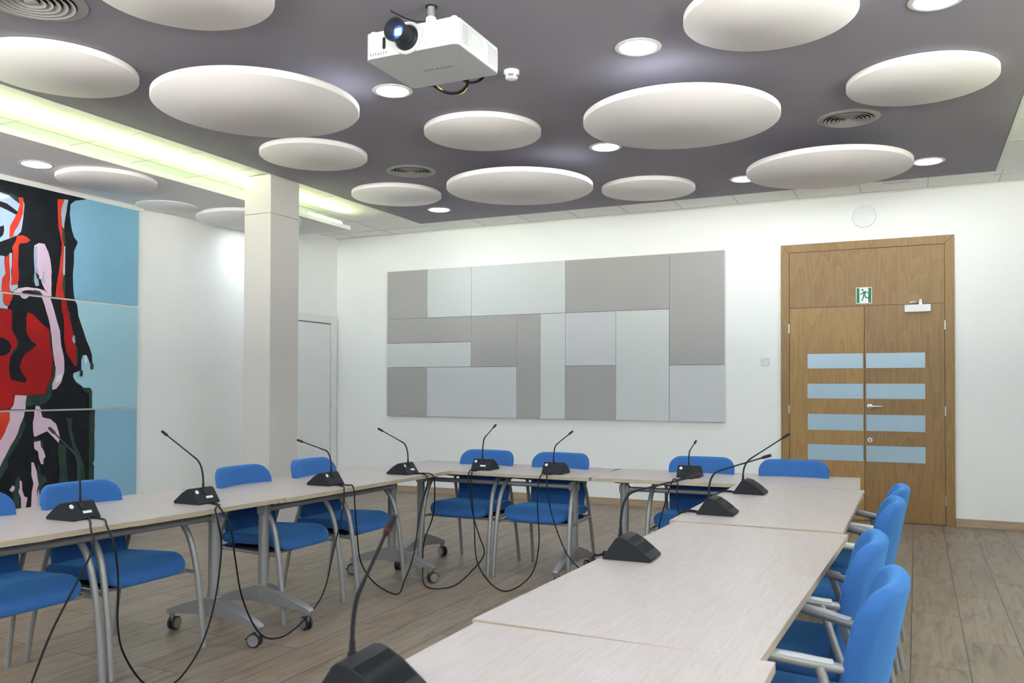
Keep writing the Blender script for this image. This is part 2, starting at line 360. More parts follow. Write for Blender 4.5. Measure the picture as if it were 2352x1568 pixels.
disc(-6.29, 6.93, .53, 3.043, 'white disc on the lower ceiling half hidden by the column', 'acoustic discs on the lower white ceiling', ZS, .035)

# ---------------------------------------------------------------- round air vents
def vent(x, y, rad, label):
    r = empty('round_air_vent', (x, y, 3.262))
    MB().lathe([(rad*.80, 0), (rad, 0), (rad, -.003), (rad*.86, -.010), (rad*.80, -.008)], VENT, seg=56).build('flange', r)
    MB().lathe([(.0001, -.0012), (rad*.81, -.0012)], DARK, seg=40).build('throat', r)
    for k, q in enumerate((.69, .56, .43, .30, .18)):
        rq = rad*q; MB().lathe([(rq-rad*.015, -.001), (rq+rad*.02, -.010), (rq+rad*.085, -.017), (rq+rad*.09, -.0155), (rq+rad*.03, -.008), (rq, -.001)], VENT, seg=48).build('ring_blade', r)
    MB().lathe([(.0001, -.017), (rad*.08, -.018), (rad*.13, -.013), (rad*.11, -.004), (.0001, -.004)], VENT, seg=32).build('centre_cone', r)
    return tag(r, label, 'air vent', 'round ceiling air vents')
vent(-4.03, 2.86, .262, 'round ribbed air vent in the top left corner')
vent(-4.115, 6.60, .221, 'round ribbed air vent above the small disc near the column')
vent(-.434, 6.62, .215, 'round ribbed air vent at the right, between two discs')
r = empty('smoke_detector', (-2.247, 4.76, 3.262))
MB().lathe([(.0001, 0), (.048, 0), (.049, -.018), (.047, -.022), (.0001, -.022)], WHITEP, seg=36).build('mounting_base', r)
MB().lathe([(.044, -.022), (.046, -.030), (.036, -.050), (.022, -.056), (.0001, -.057)], WHITEP, seg=36).build('sensor_head', r)
for k in range(5):
    a = 2*pi*k/5-1.25; m = MB()
    for zz in (-.034, -.041):
        rr_ = .0455 if zz > -.038 else .042
        m.tube([(rr_*cos(a+d), rr_*sin(a+d), zz) for d in (-.4, -.2, 0, .2, .4)], .0021, DARK, 6)
    m.build('sensor_slot', r)
tag(r, 'small white smoke detector on the grey ceiling beside the projector', 'smoke detector')
r = empty('linear_air_slot', (-.16, 8.875, ZC))
MB().bb(-.125, .125, -.035, .035, -.006, 0, TRIMW).build('frame', r)
MB().bb(-.115, .115, -.012, .012, -.008, -.004, VENT).build('slot', r)
tag(r, 'narrow slot fitting in the white tile strip above the door', 'slot fitting')

# ---------------------------------------------------------------- mural : three stacked canvases
BLK, RED, PNK, GRN, GRY, WHT = 'k', 'r', 'p', 'g', 'b', 'w'
MC = {'k': noisy('mural_black', (.008, .010, .013), (.013, .015, .019), nscale=8, rough=.6), 'r': noisy('mural_red', (.66, .055, .025), (.52, .03, .02), nscale=3, rough=.55),
      'R': noisy('mural_crimson', (.44, .012, .012), (.33, .010, .012), nscale=3, rough=.55),
      'p': noisy('mural_pink', (.66, .47, .60), (.72, .52, .65), nscale=5, rough=.6), 'g': noisy('mural_dark_green', (.022, .045, .035), (.035, .065, .048), nscale=8, rough=.6),
      'b': noisy('mural_blue_grey', (.33, .42, .54), (.40, .49, .60), nscale=4, rough=.6), 'w': noisy('mural_white', (.68, .76, .80), (.76, .83, .86), nscale=4, rough=.6),
      '1': noisy('mural_blue_top', (.21, .44, .61), (.235, .47, .64), nscale=2, rough=.6), '2': noisy('mural_blue_middle', (.36, .60, .72), (.39, .63, .75), nscale=2, rough=.6),
      '3': noisy('mural_blue_bottom', (.26, .48, .65), (.29, .51, .68), nscale=2, rough=.6)}
for _m in MC.values(): bsdf(_m).inputs['Specular IOR Level'].default_value = .2
XM = XL+.03
def wp(px, py):                                      # drawing plan of the mural (a 2d sheet seen obliquely) to metres on the wall
    a = (px-1176)/1974.45; b = -(py-784-74.95)/1974.45
    d = rr*a+uu*b+fw; t = XM/d.x; return (3.3 if px == -70 else t*d.y, 1.31+t*d.z)
MURAL = [
 (1, 'k', [(-70,380),(0,398),(224,453),(172,461),(162,469),(160,490),(165,528),(170,545),(178,555),(177,560),(170,577),(168,620),(168,660),(174,700),(-70,700)]),
 (1, 'g', [(130,440),(138,433),(150,435),(166,446),(150,447)]),
 (1, 'b', [(-70,430),(0,441),(25,450),(43,467),(52,455),(56,470),(53,500),(48,532),(40,540),(20,548),(0,555),(-70,560)]),
 (1, 'g', [(0,439),(30,446),(42,453),(45,466),(35,461),(20,448)]),
 (1, 'w', [(-70,438),(0,446),(20,449),(22,453),(0,457),(-70,450)]),
 (1, 'r', [(42,453),(53,454),(52,490),(40,520),(33,530),(30,543),(21,546),(22,520),(38,490),(45,470)]),
 (1, 'k', [(-70,440),(0,462),(15,467),(30,478),(41,487),(36,493),(0,475),(-70,462)]),
 (1, 'k', [(-70,515),(0,520),(8,517),(9,530),(6,540),(0,545),(-70,550)]),
 (1, 'b', [(-70,575),(10,588),(9,605),(12,628),(4,640),(2,672),(-70,664)]),
 (1, 'r', [(36,552),(38,541),(50,540),(61,544),(69,552),(60,558),(45,559),(42,566),(42,640),(40,653),(24,655),(26,610),(29,580),(27,568)]),
 (1, 'b', [(20,582),(27,580),(26,610),(24,655),(40,653),(40,660),(27,670),(20,668),(22,640)]),
 (1, 'r', [(12,590),(21,583),(20,655),(25,674),(2,672),(4,640),(12,628),(9,605)]),
 (1, 'b', [(147,458),(156,459),(153,475),(149,500),(146,526),(142,520),(139,490),(142,470)]),
 (1, 'r', [(131,457),(147,458),(140,480),(139,500),(142,520),(142,545),(146,560),(145,590),(143,625),(146,660),(148,690),(126,684),(131,640),(136,610),(140,580),(141,560),(137,540),(133,520),(132,490)]),
 (1, 'g', [(142,527),(146,527),(148,545),(151,563),(146,560),(142,545)]),
 (1, 'b', [(146,565),(149,565),(148,630),(145,634),(143,625)]),
 (1, 'g', [(145,634),(149,634),(148,683),(145,675),(142,655)]),
 (1, 'p', [(77,564),(88,558),(101,560),(110,580),(116,610),(117,650),(117,680),(108,672),(101,664),(97,655),(88,640),(84,615),(77,600)]),
 (1, 'b', [(77,564),(84,566),(84,620),(90,645),(90,656),(80,657),(77,645)]),
 (1, 'b', [(97,623),(101,623),(100,640),(103,645),(102,652),(98,650),(93,641),(97,636)]),
 (1, 'g', [(80,624),(88,632),(89,641),(83,640)]), (1, 'g', [(73,632),(76,630),(76,650),(72,648)]),
 (1, 'k', [(86,640),(92,641),(96,655),(102,666),(92,662),(88,655)]),
 (1, 'p', [(24,678),(30,668),(40,662),(60,659),(85,662),(100,667),(115,678),(122,690)]),
 (1, 'k', [(47,670),(55,667),(65,666),(85,668),(97,678),(75,676),(50,673)]),
 (1, 'g', [(65,668),(80,666),(90,669),(95,676),(82,674)]),
 (2, 'k', [(-70,640),(172,690),(177,700),(180,725),(198,780),(206,799),(211,815),(212,836),(206,834),(201,820),(196,815),(190,816),(186.5,827),(186.5,850),(178,853),(168,857),(168,866),(174,876),(182,884),(191,891),(206,890),(210,898),(210,940),(-70,940)]),
 (2, 'b', [(-70,640),(6,668),(6,690),(10,700),(18,703),(17,709),(-70,711)]),
 (2, 'r', [(6,668),(30,670),(29,678),(25,693),(20,702),(10,700),(6,690)]),
 (2, 'R', [(-70,709),(17,709),(26,712),(27,757),(34,770),(60,765),(59,729),(64,717),(76,722),(102,748),(112,757),(114,775),(118,800),(122,821),(120,840),(118,868),(107,893),(104,905),(75,908),(33,906),(29,930),(22,940),(-70,940)]),
 (2, 'k', [(22,690),(64,712),(60,724),(59,752),(60,760),(66,775),(72,783),(84,792),(72,803),(58,812),(50,824),(45,842),(50,856),(58,866),(61,873),(57,879),(45,876),(25,872),(21,855),(20,844),(22,822),(30,808),(39,795),(41,785),(38,778),(28,757),(27,712)]),
 (2, 'k', [(-70,772),(-10,772),(8,776),(20,784),(26,795),(22,808),(10,816),(-10,818),(-70,818)]),
 (2, 'g', [(41,790),(42,794),(32,808),(24,822),(22,832),(21,822),(30,804)]),
 (2, 'p', [(91,670),(100,672),(114,682),(124,714),(131,740),(137,760),(140,794),(147,827),(147,853),(140,878),(128,893),(119,895),(119,883),(126,864),(126,841),(123,822),(119,788),(116,760),(110,729),(102,701)]),
 (2, 'w', [(131,862),(143,858),(139,872),(129,879),(127,874)]),
 (2, 'p', [(44,670),(68,676),(64,682),(58,686),(51,685),(46,680)]),
 (2, 'g', [(112,757),(115,763),(117,795),(123,820),(119,817),(114,790)]),
 (2, 'g', [(120,835),(127,842),(126,862),(119,880),(119,893),(116,912),(104,925),(85,932),(75,930),(57,934),(56,925),(60,908),(104,906),(110,880),(118,868)]),
 (2, 'R', [(139,680),(152,684),(153,709),(159,717),(161,737),(166,758),(171,788),(175,796),(176,838),(171,841),(163,830),(151.5,810),(146,777),(146,750),(145,730),(140,709)]),
 (2, 'g', [(174,798),(177,798),(178,831),(174,833)]), (2, 'b', [(167,770),(170.5,770),(172,787),(168,788),(164,780)]),
 (2, 'g', [(152,701),(156,704),(156,713),(153,711)]), (2, 'g', [(157,722),(162,725),(161,736),(158,734)]),
 (2, 'w', [(192,815),(198,816),(199,830),(195.5,837),(193,833)]),
 (2, 'g', [(206,835),(214,835),(213,848),(206,848)]), (2, 'g', [(182,850),(189,850),(188.5,864),(182,863)]),
 (2, 'g', [(174,876),(191,890),(206,890),(210,898),(210,940),(203,940),(202.5,903),(193.5,902)]),
 (2, 'p', [(33,907),(60,908),(57,925),(57,940),(22,940),(29,930)]),
 (2, 'p', [(79,940),(80,932),(88,932),(93,940)]),
 (3, 'k', [(-70,930),(218,930),(217,945),(216,1057),(213,1064),(216,1070),(215,1094),(214,1260),(-70,1260)]),
 (3, 'g', [(206,930),(218,930),(216,1057),(212,1062),(216,1072),(213,1093),(213,1260),(205,1260),(204,1030)]),
 (3, 'b', [(218,935),(221,935),(219,1020),(217,1025)]),
 (3, 'r', [(-70,930),(26,930),(22,965),(10,995),(0,1012),(-70,1040)]),
 (3, 'p', [(22,930),(60,930),(54,960),(40,995),(25,1021),(0,1071),(-70,1130),(-70,1040),(0,1012),(10,995),(22,965)]),
 (3, 'g', [(54,957),(58,975),(50,1000),(38,1020),(16,1055),(18,1070),(0,1100),(-70,1150),(-70,1130),(0,1071),(25,1021),(40,995)]),
 (3, 'p', [(79,930),(93,930),(93,943),(97,958),(115,962),(128,973),(134,990),(137,1005),(134,1017),(128,1010),(118,1000),(108,990),(96,995),(80,1003),(77,1000),(75,970),(78,955)]),
 (3, 'g', [(77,1010),(98,1010),(99,1028),(94,1028),(92,1012),(77,1014)]),
 (3, 'p', [(77,1015),(92,1012),(93,1025),(99,1033),(104,1048),(99,1055),(99,1066),(93,1065),(88,1050),(87,1037),(78,1030)]),
 (3, 'g', [(84,1068),(90,1070),(93,1090),(103,1095),(108,1104),(95,1115),(92,1250),(86,1250),(88,1120),(85,1090)]),
 (3, 'p', [(71,1062),(76,1061),(83,1080),(85,1095),(88,1112),(84,1125),(88,1165),(88,1250),(70,1250),(72,1130),(76,1110),(71,1090)]),
 (3, 'b', [(87,1121),(90,1135),(91,1160),(88,1200),(85,1200),(85,1140)]),
 (3, 'g', [(35,1100),(46,1093),(44,1110),(41,1128),(46,1150),(44,1250),(36,1250),(30,1150),(28,1130),(33,1118)]),
 (3, 'p', [(44,1103),(49,1105),(50,1125),(55,1140),(62,1142),(58,1165),(57,1250),(46,1250),(47,1145),(41,1128),(44,1120)]),
 (3, 'p', [(20,1125),(28,1114),(33,1118),(32,1124),(26,1130)]),
 (3, 'g', [(151,957),(158,962),(165,959),(163,985),(170,1015),(184,1045),(193,1070),(195,1095),(194,1250),(175,1250),(174,1060),(163,1015),(155,990)]),
 (3, 'g', [(134,1017),(137,1018),(151,1025),(150,1045),(154,1095),(154,1250),(139,1250),(134,1060),(132,1035)]),
]
def clip(poly, z0, z1, y0, y1):
    for ax, lim, sg in ((1, z0, 1), (1, z1, -1), (0, y0, 1), (0, y1, -1)):
        out = []
        for i in range(len(poly)):
            a, b = poly[i-1], poly[i]; da, db = sg*(a[ax]-lim), sg*(b[ax]-lim)
            if (da < 0) != (db < 0): t = da/(da-db); out.append((a[0]+(b[0]-a[0])*t, a[1]+(b[1]-a[1])*t))
            if db >= 0: out.append(b)
        poly = out
        if not poly: return []
    return poly
for band, z1, z0, nm in ((1, 3.055, 2.103, 'top'), (2, 2.088, 1.113, 'middle'), (3, 1.098, .13, 'bottom')):
    m = MB(); y0, y1 = 3.3, 6.045
    m.bb(XL+.002, XM, y0, y1, z0, z1, PEDGE)
    m.add([(XM+.0004, y0, z0), (XM+.0004, y1, z0), (XM+.0004, y1, z1), (XM+.0004, y0, z1)], [(0, 1, 2, 3)], MC[str(band)])
    k = 0
    for b_, c, pts in MURAL:
        if b_ != band: continue
        q = [wp(*p) for p in pts]
        if len(q) > 6:                               # brushed, slightly wavering outline
            q2 = []
            for i in range(len(q)):
                a, b2 = q[i], q[(i+1) % len(q)]; n_ = max(1, int(math.hypot(b2[0]-a[0], b2[1]-a[1])/.05))
                for j in range(n_):
                    t = j/n_; jit = .004 if j else 0
                    q2.append((a[0]+(b2[0]-a[0])*t+random.uniform(-jit, jit), a[1]+(b2[1]-a[1])*t+random.uniform(-jit, jit)))
            q = q2
        q = clip(q, z0, z1, y0, y1)
        if len(q) < 3: continue
        k += 1; m.add([(XM+.0008+.0004*k, a, b2) for a, b2 in q], [tuple(range(len(q)))], MC[c])
    o = m.build('mural_canvas')
    tag(o, {'top': 'top canvas of the mural, black and red shapes on sky blue under the ceiling', 'middle': 'middle mural canvas with the large crimson patch on pale blue',
            'bottom': 'lowest mural canvas, pink and dark green strokes, behind the blue chairs'}[nm], 'painting', 'stacked mural canvases')

# ---------------------------------------------------------------- grey acoustic wall panels
c = [-6.105, -5.512, -4.893, -4.282, -3.978, -3.664, -3.055, -2.444, -1.841]; rw = [2.79, 2.18, 1.872, 1.566, .951]
L_ = 'grey felt wall panel'
PAN = [(0,1,0,1,PDARK,'dark grey top left corner wall panel'), (1,2,0,1,PLITE,'pale square wall panel second from left in the top row'),
 (2,5,0,1,PLITE,'wide pale wall panel in the middle of the top row'), (5,7,0,1,PDARK,'wide dark grey wall panel in the top row'),
 (7,8,0,3,PDARK,'tall dark grey wall panel at the top right end'), (0,2,1,2,PDARK,'flat dark grey wall panel directly under the top left pair'),
 (0,2,2,3,PLITE,'flat pale wall panel under the flat dark one at the left end'), (2,3,1,3,PDARK,'dark square wall panel right of the two flat ones'),
 (3,4,1,4,PDARK,'narrow upright dark wall panel'), (4,5,1,4,PLITE,'narrow upright pale wall panel beside the narrow dark one'),
 (5,6,1,3,PLAV,'pale square wall panel above the dark lower square'), (6,7,1,4,PLITE,'tall wide pale wall panel right of the stacked squares'),
 (0,1,3,4,PDARK,'dark grey bottom left corner wall panel'), (1,3,3,4,PLAV,'wide lavender grey wall panel in the bottom row'),
 (5,6,3,4,PDARK,'dark square wall panel in the bottom row under a pale square'), (7,8,3,4,PLAV,'pale bottom right corner wall panel')]
for a, b_, t, u, mt, lab in PAN:
    g = .0025; th = .045
    m = MB(); m.bb(c[a]+g, c[b_]-g, YF-th, YF-.006, rw[u]+g*1.2, rw[t]-g*1.2, mt)
    for i in range(len(m.mi)): pass
    # pale sides, felt face
    k = m.mid(PEDGE); m.mi = [k if i != 2 else m.mi[i] for i in range(6)]
    o = m.build('acoustic_wall_panel', bevel=.0015); tag(o, lab, 'wall panel', 'felt panels of the wall mosaic')
# short white hanging wires under the panels
# ---------------------------------------------------------------- wooden double door
d = empty('door_1', (-.4665, YF, 0)); d['kind'] = 'structure'; ox = -.4665
m = MB(); x0, x1 = -1.268-ox, .335-ox; zt = 2.797
def ym(a, b): return (-b, -a)
fr = .083
m.prism([(x0, 0), (x0+fr, 0), (x0+fr, zt-fr), (x0, zt)], lambda a, b, h: Vector((a, h, b)), -.03, 0, OAKA)
m.prism([(x1, 0), (x1, zt), (x1-fr, zt-fr), (x1-fr, 0)], lambda a, b, h: Vector((a, h, b)), -.03, 0, OAKA)
m.prism([(x0, zt), (x0+fr, zt-fr), (x1-fr, zt-fr), (x1, zt)], lambda a, b, h: Vector((a, h, b)), -.03, 0, OAKA)
m.bb(x0+.04, x1-.04, -.010, 0, 0, zt-.03, SEAM); m.build('door_frame', d, bevel=.003)
MB().bb(x0+fr+.002, x1-fr-.002, -.024, -.009, 2.143, zt-fr-.003, OAKC).build('transom_panel', d, bevel=.001)
GZ = [(1.518, 1.668), (1.213, 1.365), (.893, 1.057), (.59, .75)]
def leaf(xa, xb, ga, gb, mt):
    m = MB(); zb_, zt_ = .006, 2.137
    m.bb(xa, ga, -.026, -.010, zb_, zt_, mt) if ga-xa > .001 else None
    m.bb(gb, xb, -.026, -.010, zb_, zt_, mt) if xb-gb > .001 else None
    zs = [zt_]+[v for q in GZ for v in (q[1], q[0])]+[zb_]
    for i in range(0, len(zs), 2): m.bb(ga, gb, -.026, -.010, zs[i+1], zs[i], mt)
    o = m.build('door_leaf', d)
    for q in GZ: MB().bb(ga+.001, gb-.001, -.0235, -.012, q[0]+.001, q[1]-.001, GLASS).build('glass_pane', o)
    return o
lx, rx = x0+fr+.004, x1-fr-.004
leaf(lx, -.003, -1.008-ox, -.012, OAKB)
rl = leaf(.003, rx, .014, .080-ox, OAKC)
m = MB(); hx = -.418-ox
m.lathe([(.0001, 0), (.026, 0), (.026, .008), (.023, .010), (.0001, .010)], CHROME, seg=28, mtx=Matrix.Translation((hx, -.026, 1.138)) @ Matrix.Rotation(pi/2, 4, 'X'))
m.tube([(hx, -.034, 1.138), (hx, -.070, 1.138), (hx+.012, -.078, 1.138), (hx+.118, -.078, 1.138)], .0085, CHROME, 12); m.build('handle', rl)
m = MB(); m.lathe([(.0001, 0), (.024, 0), (.023, .007), (.0001, .007)], CHROME, seg=24, mtx=Matrix.Translation((hx, -.026, .805)) @ Matrix.Rotation(pi/2, 4, 'X'))
m.bb(hx-.004, hx+.004, -.036, -.033, .790, .816, DARK); m.build('keyhole_rosette', rl)
for x, zz in ((lx-.006, 1.93), (lx-.006, 1.10), (lx-.006, .27), (rx+.006, 1.93), (rx+.006, 1.10), (rx+.006, .24)):
    MB().cyl((x, -.032, zz-.045), (x, -.032, zz+.045), .0075, CHROME, 12).build('hinge', d)
m = MB(); m.bb(-.099-ox, .132-ox, -.075, -.026, 2.062, 2.132, WHITEP); m.build('door_closer', d, bevel=.003)
m = MB(); m.bb(.030-ox, .055-ox, -.070, -.055, 2.132, 2.150, CHROME).cyl((.042-ox, -.06, 2.14), (.042-ox, -.06, 2.185), .013, WHITEP, 14)
m.tube([(.042-ox, -.06, 2.165), (.0-ox, -.062, 2.155), (-.045-ox, -.03, 2.158)], .006, CHROME, 8); m.bb(-.05-ox, -.0-ox, -.034, -.024, 2.150, 2.166, CHROME); m.build('closer_arm', d)
# running-man exit sign
s = empty('exit_sign', (-.4685, YF-.0245, 2.245))
MB().bb(-.074, .074, -.004, 0, -.081, .081, SIGNW).build('sign_board', s, bevel=.001)
def flat(polys, y, mt, name, th=.0008):
    m = MB()
    for p in polys: m.prism([(a*.148/100, b*.162/100) for a, b in p], lambda a, b, h: Vector((a, h, b)), y-th, y, mt)
    return m.build(name, s)
flat([[(-46,-46),(-28,-46),(-28,46),(-46,46)], [(27,-46),(46,-46),(46,46),(27,46)], [(-28,-44),(-14,-46),(-30,-46)]], -.004, GREEN, 'green_panel')
run = [[(-9+7*cos(t*pi/8), 34+6.8*sin(t*pi/8)) for t in range(16)],
       [(-6, 22), (2, 27), (12, 25), (15, 21), (8, 4), (2, -4), (-7, -2), (-4, 8)],
       [(10, 25.5), (20, 24), (28, 9), (24, 7), (17, 19), (12, 19.5)],
       [(-5, 23), (-16, 13), (-23, 9), (-25, 4.5), (-21, 3.5), (-12, 8), (-3, 14)],
       [(-6.5, -1), (2, -3), (-2, -18), (-9, -34), (-16, -36), (-16, -31), (-9, -18)],
       [(3, -2), (8, 3), (15, -8), (17, -13), (35, -9), (37, -13.5), (33, -17), (11, -19), (6, -10)]]
flat(run, -.004, GREEN, 'running_figure')
tag(s, 'green and white running figure exit sign above the wooden double door', 'exit sign')
# round wall loudspeaker, switch
r = empty('wall_loudspeaker', (-.464, YF, 3.040)); mt_ = Matrix.Rotation(pi/2, 4, 'X')
MB().lathe([(.112, 0), (.113, .006), (.108, .014), (.095, .018), (.045, .020), (.0001, .020)], WHITEP, seg=48, mtx=mt_).build('speaker_grille', r)
MB().lathe([(.040, .020), (.040, .0225), (.037, .0225), (.037, .020)], LABELG, seg=36, mtx=mt_).build('centre_ring', r)
tag(r, 'round white loudspeaker on the wall above the wooden door', 'wall speaker')
MB().bb(-.4605, -.4595, YF-.002, YF, 2.80, 2.93, LABELG).build('speaker_cable_trunk', r).matrix_parent_inverse = Matrix.Translation((.464, -YF, -3.040))
r = empty('light_switch', (-1.432, YF, 1.589))
MB().bb(-.042, .042, -.009, 0, -.042, .042, LABELG).build('cover_plate', r, bevel=.002)
for x in (-.013, .013): MB().bb(x-.0115, x+.0115, -.012, -.007, -.024, .024, WHITEP).build('rocker', r, bevel=.001)
tag(r, 'small white light switch on the wall left of the wooden door', 'light switch')
# white door on the left wall
d2 = empty('door_2', (XL, 8.6, 0)); d2['kind'] = 'structure'
m = MB(); m.bb(0, .03, .535, .64, 0, 2.24, TRIMW).bb(0, .03, -.62, -.515, 0, 2.24, TRIMW).bb(0, .03, -.515, .535, 2.145, 2.24, TRIMW); m.build('door_frame', d2, bevel=.004)
lf = MB().bb(0, .018, -.51, .525, .005, 2.130, WHITEP).build('door_leaf', d2, bevel=.002)
MB().bb(.0002, .004, -.515, .535, 0, 2.145, SEAM).build('rebate', d2)
for zz in (1.91, 1.08): MB().cyl((.028, .528, zz-.05), (.028, .528, zz+.05), .007, CHROME, 10).build('hinge', d2)

# ---------------------------------------------------------------- ceiling projector
p = empty('ceiling_projector', (-2.163, 3.675, 2.90))
def rrect(hw, hh, r, n=6):
    out = []
    for cx, cy, a0 in ((hw-r, hh-r, 0), (-hw+r, hh-r, 90), (-hw+r, -hh+r, 180), (hw-r, -hh+r, 270)):
        for k in range(n+1): a = R(a0+90*k/n); out.append((cx+r*cos(a), cy+r*sin(a)))
    return out
MB().prism(rrect(.2555, .222, .032), lambda a, b, h: Vector((a, b, h)), 0, .126, PROJW).build('body', p, bevel=.004, ang=30)
mz = Matrix.Translation((-.012, -.222, .066)) @ Matrix.Rotation(pi/2, 4, 'X')
MB().lathe([(.076, 0), (.078, .004), (.074, .012), (.066, .014), (.058, .006), (.058, 0)], PROJW, seg=48, mtx=mz).build('lens_collar', p)
lens = MB().lathe([(.060, .0), (.060, .012), (.050, .022), (.050, .040), (.046, .044), (.047, .075), (.055, .112), (.056, .118), (.050, .118), (.045, .100), (.030, .085), (.028, .070)], BLACK, seg=48, mtx=mz).build('lens_barrel', p)
MB().lathe([(.0001, .0815), (.031, .0815), (.033, .084), (.044, .098)], LENSB, seg=40, mtx=mz).build('lens_glass', lens)
MB().prism([(-.016, -.015), (.014, -.016), (.018, -.004), (.012, .004), (.018, .008), (.014, .015), (-.014, .014), (-.017, .006)], lambda a, b, h: mz @ Vector((a, b, h)), .083, .0855, LENSE).build('light_beam_spot', lens)
m = MB(); m.prism([(a-.145, b+.066) for a, b in rrect(.0085, .029, .008, 4)], lambda a, b, h: Vector((a, h, b)), -.2235, -.2215, BLACK); m.build('sensor_window', p)
for x, z_ in ((-.187, .066), (.128, .074)):
    m = MB(); mm = Matrix.Translation((x, -.222, z_)) @ Matrix.Rotation(pi/2, 4, 'X')
    m.lathe([(.0001, .001), (.020, .001)], LABELG, seg=28, mtx=mm)
    for q in (.005, .010, .015, .019): m.lathe([(q, .0012), (q+.0007, .0018), (q+.0014, .0012)], WHITEP, seg=28, mtx=mm)
    m.build('speaker_grille', p)
m = MB()
for k in range(7): m.bb(-.222+.0145*k, -.2205+.0145*k, -.2235, -.221, .012, .026, DARK)
m.build('vent_slits', p)
def side_grille(y0, y1, z0, z1, n):
    m = MB(); m.bb(.2545, .2560, y0, y1, z0, z1, VENT)
    for k in range(n+1): z_ = z0+(z1-z0)*k/n; m.bb(.2550, .2575, y0, y1, z_-.0012, z_+.0012, WHITEP)
    return m.build('side_grille', p)
side_grille(-.165, -.115, .022, .112, 7); side_grille(.095, .200, .018, .108, 8)
m = MB(); m.bb(.255, .2563, -.075, -.008, .030, .095, LABELG).bb(.255, .2563, .045, .062, .050, .112, LABELG)
for k in range(6): m.bb(.2562, .2568, -.070, -.015, .038+.009*k, .040+.009*k, VENT)
m.build('rating_label', p)
for x, y in ((.222, -.190), (-.225, -.190), (.222, .19)): MB().lathe([(.0155, .115), (.0155, .138), (.013, .141), (.0001, .141)], WHITEP, c=(x, y, 0), seg=20).build('adjusting_foot', p)
fc = bpy.data.curves.new('t', 'FONT'); fc.body = 'HITACHI'; fc.size = .032; fc.extrude = .0004; fc.align_x = 'CENTER'; fc.align_y = 'CENTER'; fc.space_character = 1.08
to = bpy.data.objects.new('t', fc); COL.objects.link(to); bpy.context.view_layer.update()
me = bpy.data.meshes.new_from_object(to.evaluated_get(bpy.context.evaluated_depsgraph_get())); bpy.data.objects.remove(to)
me.materials.clear(); me.materials.append(STEELD); tx = bpy.data.objects.new('brand_lettering', me); COL.objects.link(tx); tx.parent = p
tx.scale = (1.25, 1, 1); tx.location = (.012, .02, -.0006); tx.rotation_euler = (pi, 0, 0)
MB().tube([(-.02, .06, .126), (-.02, .06, .160)], .05, STEEL, 24).cyl((-.075, .10, .16), (-.075, .10, .366), .019, STEEL, 24).bb(-.10, .06, .03, .13, .150, .158, STEEL).build('ceiling_mount_pole', p)
MB().lathe([(.0001, .361), (.030, .361), (.030, .357), (.019, .356)], DARK, c=(-.075, .10, 0), seg=24).build('ceiling_flange', p)
MB().lathe([(.019, .245), (.026, .252), (.028, .275), (.026, .300), (.019, .306)], WHITEP, c=(-.075, .100, 0), seg=20).build('pole_joint', p)
tag(p, 'white ceiling projector with a glowing lens, hung from the grey ceiling', 'projector')
m = MB().tube(smooth_path([(-2.257, 3.76, 3.180), (-2.30, 3.745, 3.182), (-2.36, 3.735, 3.205), (-2.43, 3.735, 3.245), (-2.455, 3.73, 3.262)]), .0035, CABLE, 8)
tag(m.build('thin_cable'), 'thin black cable from the projector pole up to the ceiling', 'cable')
pc = empty('projector_cable_bundle', (-2.2, 3.93, 2.95)); q0 = Vector((2.2, -3.93, -2.95))
def rel(l): return [Vector(v)+q0 for v in l]
MB().tube(smooth_path(rel([(-2.33, 3.90, 2.935), (-2.30, 3.945, 2.905), (-2.24, 3.965, 2.875), (-2.17, 3.965, 2.872), (-2.12, 3.95, 2.90), (-2.11, 3.92, 2.935)])), .008, CABLE, 8).build('thick_black_cable', pc)
MB().tube(smooth_path(rel([(-2.32, 3.90, 2.95), (-2.27, 3.955, 2.89), (-2.18, 3.975, 2.866), (-2.13, 3.96, 2.885), (-2.115, 3.93, 2.93)])), .004, YELLOW, 6).build('yellow_cable', pc)
MB().tube(smooth_path(rel([(-2.16, 3.90, 2.93), (-2.10, 3.95, 2.905), (-2.03, 3.95, 2.92), (-1.98, 3.90, 2.96)])), .007, CABLE, 8).build('black_cable', pc)
m = MB(); m.bb(-.15, -.11, -.03, .01, -.035, 0, BLACK); m.build('plug', pc)
tag(pc, 'loop of black and yellow cables hanging behind the projector', 'cables')

